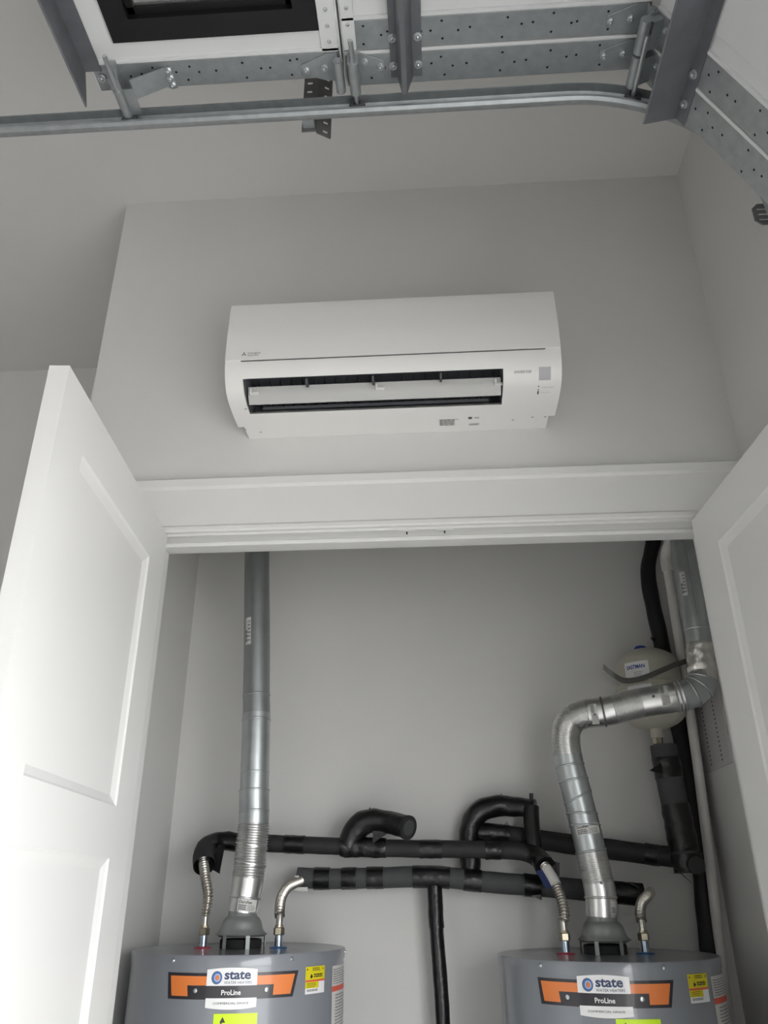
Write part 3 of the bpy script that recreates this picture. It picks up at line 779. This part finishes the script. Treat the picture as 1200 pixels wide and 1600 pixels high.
seam_ring(v1, VL, 4.0, .0428); seam_ring(v1, VL, 4.9, .0420); seam_ring(v1, VL, 6.0, .0408, 'duct_grey')
for P_, t, r in ((VL,3.4,.0432),(VL,4.25,.0420)): seam_ring(v1, P_, t, r, 'vent_steel', .0012)
vlabel(v1, VL, .55, (0,-1,0), .0432, 1.25, .030, .45, 21, 'Duraflex')
vlabel(v1, VL, 7.0, (-.6,-.8,0), .0408, .52, .088, .12, 22)
VR = [(.434,2.41,HR_+.086),(.437,2.41,1.636),(.435,2.41,1.671),(.424,2.41,1.751),(.415,2.41,1.817),(.401,2.41,1.910),(.388,2.41,1.998),(.387,2.41,2.062),(.406,2.41,2.104),(.448,2.40,2.122),(.511,2.385,2.127),(.605,2.37,2.146),(.693,2.35,2.155),(.757,2.34,2.170),(.786,2.34,2.209),(.793,2.34,2.283),(.797,2.34,2.351),(.802,2.34,2.631),(.806,2.34,3.60)]
v2 = thing('vent_pipe', 'elbowed silver vent pipe rising from the right heater, then turning right and up', 'vent pipe', (.433,2.41,HR_+.088), 'flue vent pipes')
MB().tube(pc(VR,0,1), .0410, 32).build('crimped_collar', 'aluminium', v2, smooth=50)
MB().tube(pc(VR,1,2.02), .0420, 32).build('crimped_collar', 'aluminium', v2, smooth=50)
seam_ring(v2, VR, 1.0, .0420, 'aluminium', .0022)
m = MB(); corrug(m, pc(VR,2,3), .0415, .0050, .0011, 36, 6); m.build('flexible_section', 'aluminium', v2, smooth=70)
MB().tube(pc(VR,3,4), .0412, 32).build('lower_pipe', 'vent_steel', v2, smooth=50)
for k, (a, b, rr_) in enumerate(((4,4.35,.0418),(4.35,4.8,.0408),(4.8,5.3,.0414))):
    MB().tube(pc(VR,a,b), rr_, 32).build('elbow_gore', 'vent_steel', v2, smooth=50)
for t, r, tl in ((3.0,.0412,None),(4.0,.0418,(.12,0,0)),(4.35,.0420,(.16,0,0)),(4.8,.0424,(-.30,0,0)),(5.3,.0412,None)): seam_ring(v2, VR, t, r, 'vent_steel', .0022, tl)
MB().tube(pc(VR,5.3,6.1), .0408, 32).build('middle_pipe', 'vent_steel', v2, smooth=50)
seam_ring(v2, VR, 5.75, .0408, 'vent_steel', .0022)
m = MB(); corrug(m, crom(VR,24,6.1,9.2), .0412, .0040, .0009, 36, 6); m.build('flexible_elbow', 'aluminium', v2, smooth=70)
MB().tube(pc(VR,9.2,10.2), .0415, 32).build('lower_run', 'aluminium', v2, smooth=50)
seam_ring(v2, VR, 9.85, .0418, 'dark_zinc', .0022)
m = MB(); corrug(m, pc(VR,10.2,11.05), .0418, .0050, .0010, 36, 6); m.build('flexible_section', 'aluminium', v2, smooth=70)
MB().tube(pc(VR,11.05,12.1), .0412, 32).build('upper_run', 'aluminium', v2, smooth=50)
m = MB(); corrug(m, pc(VR,12.1,12.45), .0415, .010, .0016, 36, 8); m.build('crimped_collar', 'aluminium', v2, smooth=70)
gs = [12.45, 12.85, 13.35, 13.9]
for k in range(3):
    a, b = Vector(pc(VR,gs[k],gs[k]+.01)[0]), Vector(pc(VR,gs[k+1],gs[k+1]+.01)[0]); d = (b-a).normalized()*.004
    MB().tube([a-d, b+d], .0425-.0006*k, 32).build('elbow_gore', 'vent_steel', v2, smooth=50)
    seam_ring(v2, VR, gs[k+1], .0425, 'vent_steel', .002)
m = MB(); q, _ = resample(crom(VR,12,13.85,15.55), .006)
m.tube(q, .0405, 36, wob=.0058, wsc=55); m.build('foil_tape', 'foil', v2, smooth=25)
MB().tube(pc(VR,15.3,18), .0395, 32).build('upper_pipe', 'vent_steel', v2, smooth=50)
seam_ring(v2, VR, 16.0, .0398, 'vent_steel', .0025)
MB().box((-.003,-.0425,2.38),(.0035,-.0385,3.5), lambda q_: Vector((.798+(q_.z-2.35)*.012+q_.x-.006, 2.34+q_.y, q_.z))).build('lock_seam', 'vent_steel', v2)
vlabel(v2, VR, .5, (.35,-1,0), .0410, .9, .030, .55, 23)
vlabel(v2, VR, 3.85, (0,-1,0), .0412, 1.7, .028, 0, 24, 'Duraflex')
vlabel(v2, VR, 9.5, (0,-1,-.3), .0418, 1.5, .020, 0, 25)
vlabel(v2, VR, 11.75, (0,-1,.1), .0414, 1.6, .024, 0, 26)
vlabel(v2, VR, 16.7, (-.75,-.65,0), .0395, .45, .075, 0, 27)
for P_, t, f, par in ((VR,2.0,(0,-1,0),v2),(VR,9.35,(0,-1,-.3),v2),(VR,11.3,(0,-1,.1),v2)):
    c = crom(P_, 4, t, t+.01)[0]; f = Vector(f).normalized(); MB().tube([c+f*.040, c+f*.045], .004, 10).build('screw', 'dark_zinc', par, smooth=40)

# ------------------------------------------------------------------ insulated water pipes
def band(parent, P, t0, t1, r, wob=.0016, m='tape_black', name='tape_band'):
    q, _ = resample(crom(P, 14, t0, t1), .005)
    return MB().tube(q, r, 24, wob=wob, wsc=45).build(name, m, parent, smooth=35)
def flap(parent, c, a, b, m='tape_black'):
    c, a, b = Vector(c), Vector(a), Vector(b); n = a.cross(b).normalized()*.0012
    mb = MB(); mb.add([c, c+a, c+b, c+n, c+a+n, c+b+n], [(0,1,2),(5,4,3),(0,3,4,1),(1,4,5,2),(2,5,3,0)])
    return mb.build('tape_end', m, parent)
hot = thing('hot_water_pipe', 'black taped hot water pipe running between both heaters, upper of the pair', 'insulated pipe', (-.2,2.58,1.78))
HP = [(-.668,2.458,1.722),(-.683,2.490,1.752),(-.682,2.535,1.780),(-.648,2.572,1.793),(-.587,2.58,1.789),(-.489,2.58,1.786),(-.158,2.58,1.771),(.147,2.58,1.764),(.251,2.58,1.758),(.294,2.56,1.741),(.309,2.515,1.714)]
MB().tube(resample(crom(HP,10,3,8.5),.01)[0], .0245, 26, wob=.0012, wsc=20).build('insulation', 'foam_dark', hot, smooth=45)
# open foam end over the left connector
q = resample(crom(HP,12,0,3),.006)[0]
mb = MB(); mb.tube(q, lambda i, t: .0315-.006*t, 26, cap=False, wob=.0015, wsc=30); mb.tube(q, lambda i, t: .020-.002*t, 20, cap=False)
mb.build('insulation_elbow', 'foam_dark', hot, smooth=45)
band(hot, HP, 1.6, 4.2, .0275, .003); flap(hot, (-.668,2.535,1.785), (.036,0,-.006), (.030,-.014,-.082)); flap(hot, (-.666,2.54,1.785), (.026,-.006,-.083), (-.004,-.006,-.068))
band(hot, HP, 5.12, 5.32, .0262); band(hot, HP, 5.63, 6.02, .0285, .004); band(hot, HP, 6.32, 6.52, .0262); band(hot, HP, 6.98, 7.25, .0265)
q = resample(crom(HP,12,8.2,10),.006)[0]
MB().tube(q, lambda i, t: .026+.004*t, 24, wob=.003, wsc=35).build('insulation_elbow', 'tape_black', hot, smooth=40)
flap(hot, (.300,2.535,1.735), (.044,-.01,-.040), (.030,-.006,.006)); flap(hot, (.315,2.525,1.735), (.030,-.01,-.062), (.036,-.008,-.01)); flap(hot, (.262,2.56,1.742), (.045,-.025,-.045), (.05,-.02,.0))
L1 = [(-.268,2.58,1.775),(-.252,2.578,1.812),(-.224,2.574,1.840),(-.186,2.566,1.848),(-.137,2.550,1.840),(-.082,2.505,1.822)]
q = resample(crom(L1,10),.006)[0]
lp = MB().tube(q, lambda i, t: .0300+.005*math.sin(pi*min(1,t*1.6))+.003*t, 26, wob=.003, wsc=35).build('branch_elbow', 'tape_black', hot, smooth=40)
d = (q[-1]-q[-3]).normalized()
MB().tube([q[-1]-d*.006, q[-1]+d*.002], .0345, 26).build('tape_edge', 'foam_dark', lp, smooth=40)
MB().tube([q[-1]+d*.001, q[-1]+d*.003], .022, 20).build('pipe_stub', 'foam_grey', lp, smooth=40)
flap(hot, (-.205,2.555,1.872), (.006,0,.014), (.010,0,0)); flap(hot, (-.170,2.550,1.868), (.006,0,.008), (.012,0,0)); flap(hot, (-.190,2.552,1.828), (.045,-.004,-.018), (.0,0,-.045))
cold = thing('cold_water_pipe', 'grey foam cold water pipe with black tape bands, lower of the pair', 'insulated pipe', (0,2.62,1.69))
CP = [(-.423,2.618,1.692),(-.316,2.62,1.689),(-.161,2.62,1.691),(-.007,2.62,1.692),(.144,2.62,1.678),(.332,2.62,1.663),(.516,2.62,1.648),(.597,2.62,1.641)]
MB().tube(resample(crom(CP,10),.01)[0], lambda i, t: .029, 28, wob=.0015, wsc=15).build('insulation', 'foam_grey', cold, smooth=45)
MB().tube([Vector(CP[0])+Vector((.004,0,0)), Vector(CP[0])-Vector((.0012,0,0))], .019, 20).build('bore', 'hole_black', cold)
def xt(P, x):
    best = min(range(1000), key=lambda i: abs(crom_pt(P, i*(len(P)-1)/1000.0).x-x)); return best*(len(P)-1)/1000.0
def crom_pt(P, t): return crom(P, 1, t, t+1e-4)[0]
for x0, x1 in ((-.372,-.325),(-.288,-.244),(-.213,-.163),(-.075,.036),(.078,.129),(.254,.302),(.44,.60)):
    band(cold, CP, xt(CP,x0), min(len(CP)-1.0, xt(CP,x1)), .0312, .0012)
flap(cold, (.270,2.592,1.640), (.030,0,-.012), (.030,0,.004)); flap(cold, (-.285,2.592,1.666), (.040,0,-.003), (.0,0,-.008)); flap(cold, (.56,2.595,1.67), (.04,0,-.02), (.0,0,.006))
DP = [(-.010,2.62,1.685),(-.008,2.62,1.556),(.002,2.62,1.319),(.010,2.62,.9),(.012,2.62,.1)]
MB().tube(resample(crom(DP,10),.02)[0], .0205, 22, wob=.0012, wsc=25).build('drop_pipe', 'tape_black', cold, smooth=40)
band(cold, DP, .15, 1.0, .0222, .0016)
RP = [(.100,2.655,1.665),(.101,2.655,1.740),(.101,2.655,1.800),(.110,2.655,1.842),(.138,2.652,1.878),(.189,2.648,1.893),(.238,2.642,1.890),(.306,2.62,1.881)]
rp = MB().tube(resample(crom(RP,10),.007)[0], lambda i, t: .0275+.006*math.sin(pi*min(1,t*1.1)), 26, wob=.003, wsc=32).build('riser_elbow', 'tape_black', cold, smooth=40)
SP = [(.293,2.612,1.885),(.289,2.600,1.820),(.290,2.585,1.750)]
MB().tube(resample(crom(SP,10),.007)[0], .0245, 22, wob=.002, wsc=32).build('loop_drop', 'tape_black', cold, smooth=40)
MB().tube([(.2955,2.615,1.90),(.297,2.615,1.925)], .0062, 10).build('tape_end', 'tape_black', cold)
flap(cold, (.20,2.63,1.918), (.006,0,.010), (.012,0,0))
main = thing('supply_pipe', 'black taped supply pipe from the expansion tank riser towards the loop', 'insulated pipe', (.7,2.6,1.74))
MP = [(.128,2.665,1.818),(.233,2.665,1.807),(.368,2.662,1.787),(.610,2.640,1.754),(.716,2.600,1.739)]
MB().tube(resample(crom(MP,10),.01)[0], .0290, 26, wob=.0015, wsc=18).build('insulation', 'foam_dark', main, smooth=45)
band(main, MP, 0, .92, .0305, .003); band(main, MP, 3.08, 3.40, .0308)
flap(main, (.208,2.635,1.838), (.012,0,.010), (.016,0,-.002))
FP_ = [(.711,2.58,2.058),(.714,2.58,1.962),(.722,2.58,1.826),(.727,2.58,1.745),(.730,2.578,1.700)]
MB().tube(resample(crom(FP_,10),.01)[0], .0395, 28, wob=.0015, wsc=18).build('riser_insulation', 'foam_grey', main, smooth=45)
band(main, FP_, .42, 1.02, .0425, .003); band(main, FP_, 1.55, 2.85, .0420, .003); band(main, FP_, 2.95, 4.0, .0440, .005)
flap(main, (.685,2.545,2.00), (-.040,-.01,-.022), (-.004,0,-.03)); flap(main, (.690,2.548,1.70), (-.018,-.005,.02), (.03,-.01,-.03))
MB().tube([(.737,2.565,1.722),(.737,2.522,1.716)], lambda i, t: .026-.002*t, 22).build('branch_stub', 'foam_dark', main, smooth=40)

# refrigerant lines and condensate pipe on the right wall
LP = [(.822,2.688,3.3),(.822,2.688,2.95),(.818,2.688,2.81),(.801,2.688,2.75),(.781,2.688,2.68),(.776,2.688,2.585),(.785,2.688,2.457),(.792,2.688,2.292),(.800,2.688,2.125),(.801,2.688,1.890),(.797,2.688,1.725),(.788,2.688,1.586),(.778,2.688,1.438),(.774,2.688,1.31),(.772,2.688,.6),(.772,2.688,.02)]
ln = thing('refrigerant_line', 'black insulated refrigerant line running up the right rear corner of the closet', 'pipe', (.768,2.66,0))
MB().tube(resample(crom(LP,10),.012)[0], lambda i, t: .0265, 24, wob=.003, wsc=14).build('insulation', 'line_black', ln, smooth=45)
MB().tube([(.757,2.664,2.42),(.750,2.658,2.425)], .007, 10).build('cable_tie', 'tape_black', ln)
cd = thing('condensate_pipe', 'off-white plastic condensate pipe clipped up the right closet wall', 'pipe', (.795,2.62,0))
WP = [(.806,2.690,.02),(.806,2.690,.8),(.806,2.690,1.312),(.811,2.640,1.723),(.812,2.597,2.065),(.811,2.573,2.45),(.810,2.566,2.645)]
MB().tube(resample(crom(WP,10),.02)[0], .0150, 18).build('pipe', 'pvc_white', cd, smooth=45)
EB = [(.810,2.566,2.630),(.809,2.560,2.672),(.809,2.530,2.694),(.810,2.48,2.712),(.812,2.42,2.73)]
MB().tube(crom(EB,8), lambda i, t: .0188 if t < .55 else .0165, 18).build('elbow', 'pvc_white', cd, smooth=45)

# expansion tank
et = thing('expansion_tank', 'cream thermal expansion tank with a blue cap behind the vent elbow', 'tank', (.696,2.58,2.055))
tc_ = Vector((.696,2.58,0)); RTK = .099
mb = MB(); tpz = []
for k in range(9):
    a = pi/2*k/8; tpz.append((max(.012,RTK*math.sin(a)), 2.164-.058*math.cos(a)))
for k in range(9):
    a = pi/2*k/8; tpz.append((max(.012,RTK*math.cos(a)), 2.305+.058*math.sin(a)))
mb.lathe(tpz, tc_, 40); mb.build('shell', 'tank_cream', et, smooth=50)
MB().lathe([(RTK+.0005,2.228),(RTK+.002,2.231),(RTK+.002,2.239),(RTK+.0005,2.242)], tc_, 40, cap0=False, cap1=False).build('weld_band', 'tank_cream', et, smooth=50)
MB().lathe([(.020,2.358),(.020,2.366),(.016,2.372),(.004,2.374)], tc_+Vector((-.012,0,0)), 20).build('valve_cap', 'label_blue', et, smooth=40)
MB().lathe([(.020,2.080),(.020,2.108)], tc_, 20).build('neck', 'tank_cream', et, smooth=40)
MB().lathe([(.0155,2.062),(.0155,2.082)], tc_, 6).build('fitting', 'brass', et)
def TK(x, z, off=.0008): a = x/RTK; return tc_+Vector(((RTK+off)*math.sin(a), -(RTK+off)*math.cos(a), z))
lb = MB(); vs = []
for k in range(9): x = -.098+.078*k/8; vs += [TK(x,2.215), TK(x,2.302)]
lb.add(vs, [(2*k,2*k+2,2*k+3,2*k+1) for k in range(8)]); lbo = lb.build('maker_label', 'paper_white', et, smooth=60)
text_mb('EASTMAN', .0165, lambda x, y: TK(-.090+x, 2.280+y, .0014), sx=.80, bold=.0005).build('lettering', 'label_blue', lbo)
pr = MB(); bars(pr, lambda x, y: TK(-.098+x, 2.215+y, .0014), .03,.066,.040,.056,3,random.Random(5),.4); pr.build('label_print', 'ac_sensor', lbo)
# flat strap round the tank
sp = [(.530,2.452,2.275),(.556,2.450,2.250),(.590,2.462,2.234),(.640,2.470,2.240),(.700,2.476,2.262),(.760,2.495,2.288),(.800,2.530,2.306),(XC-.002,2.585,2.335)]
q = resample(crom(sp,8),.01)[0]; mb = MB(); vs = []
for i, p in enumerate(q):
    wv = Vector((.12,-.25,1)).normalized()*.0085; t = (q[min(i+1,len(q)-1)]-q[max(i-1,0)]).normalized(); nn = t.cross(wv).normalized()*.0009
    vs += [p-wv-nn, p+wv-nn, p+wv+nn, p-wv+nn]
fs = []
for i in range(len(q)-1):
    for k in range(4): fs.append((4*i+k, 4*i+(k+1)%4, 4*i+4+(k+1)%4, 4*i+4+k))
fs += [(0,1,2,3), tuple(4*(len(q)-1)+k for k in (3,2,1,0))]
mb.add(vs, fs); tag(mb.build('pipe_strap', 'strap_grey', off=(.85,2.58,2.33)), 'bent grey metal strap holding the cream tank to the wall', 'strap')

# perforated vent cover on the right closet wall
gr = thing('wall_grille', 'flat painted vent cover with two rows of small holes on the right closet wall', 'vent cover', (XC,2.55,1.985))
MB().box((XC-.005,2.425,1.984),(XC,2.672,2.34)).build('cover_plate', 'grille_paint', gr, bevel=.0015)
hm = MB()
for yv in (2.605, 2.501):
    for k in range(24):
        zc = 2.002+k*.0132
        hm.add([Vector((XC-.0056, yv-.0052, zc-.0026)), Vector((XC-.0056, yv+.0052, zc-.0026)), Vector((XC-.0056, yv+.002, zc+.003)), Vector((XC-.0056, yv-.004, zc+.003))], [(0,1,2,3)])
h = hm.build('perforations', 'hole_black', gr); h['kind'] = 'stuff'

for o in bpy.data.objects:
    if '_o' in o: del o['_o']
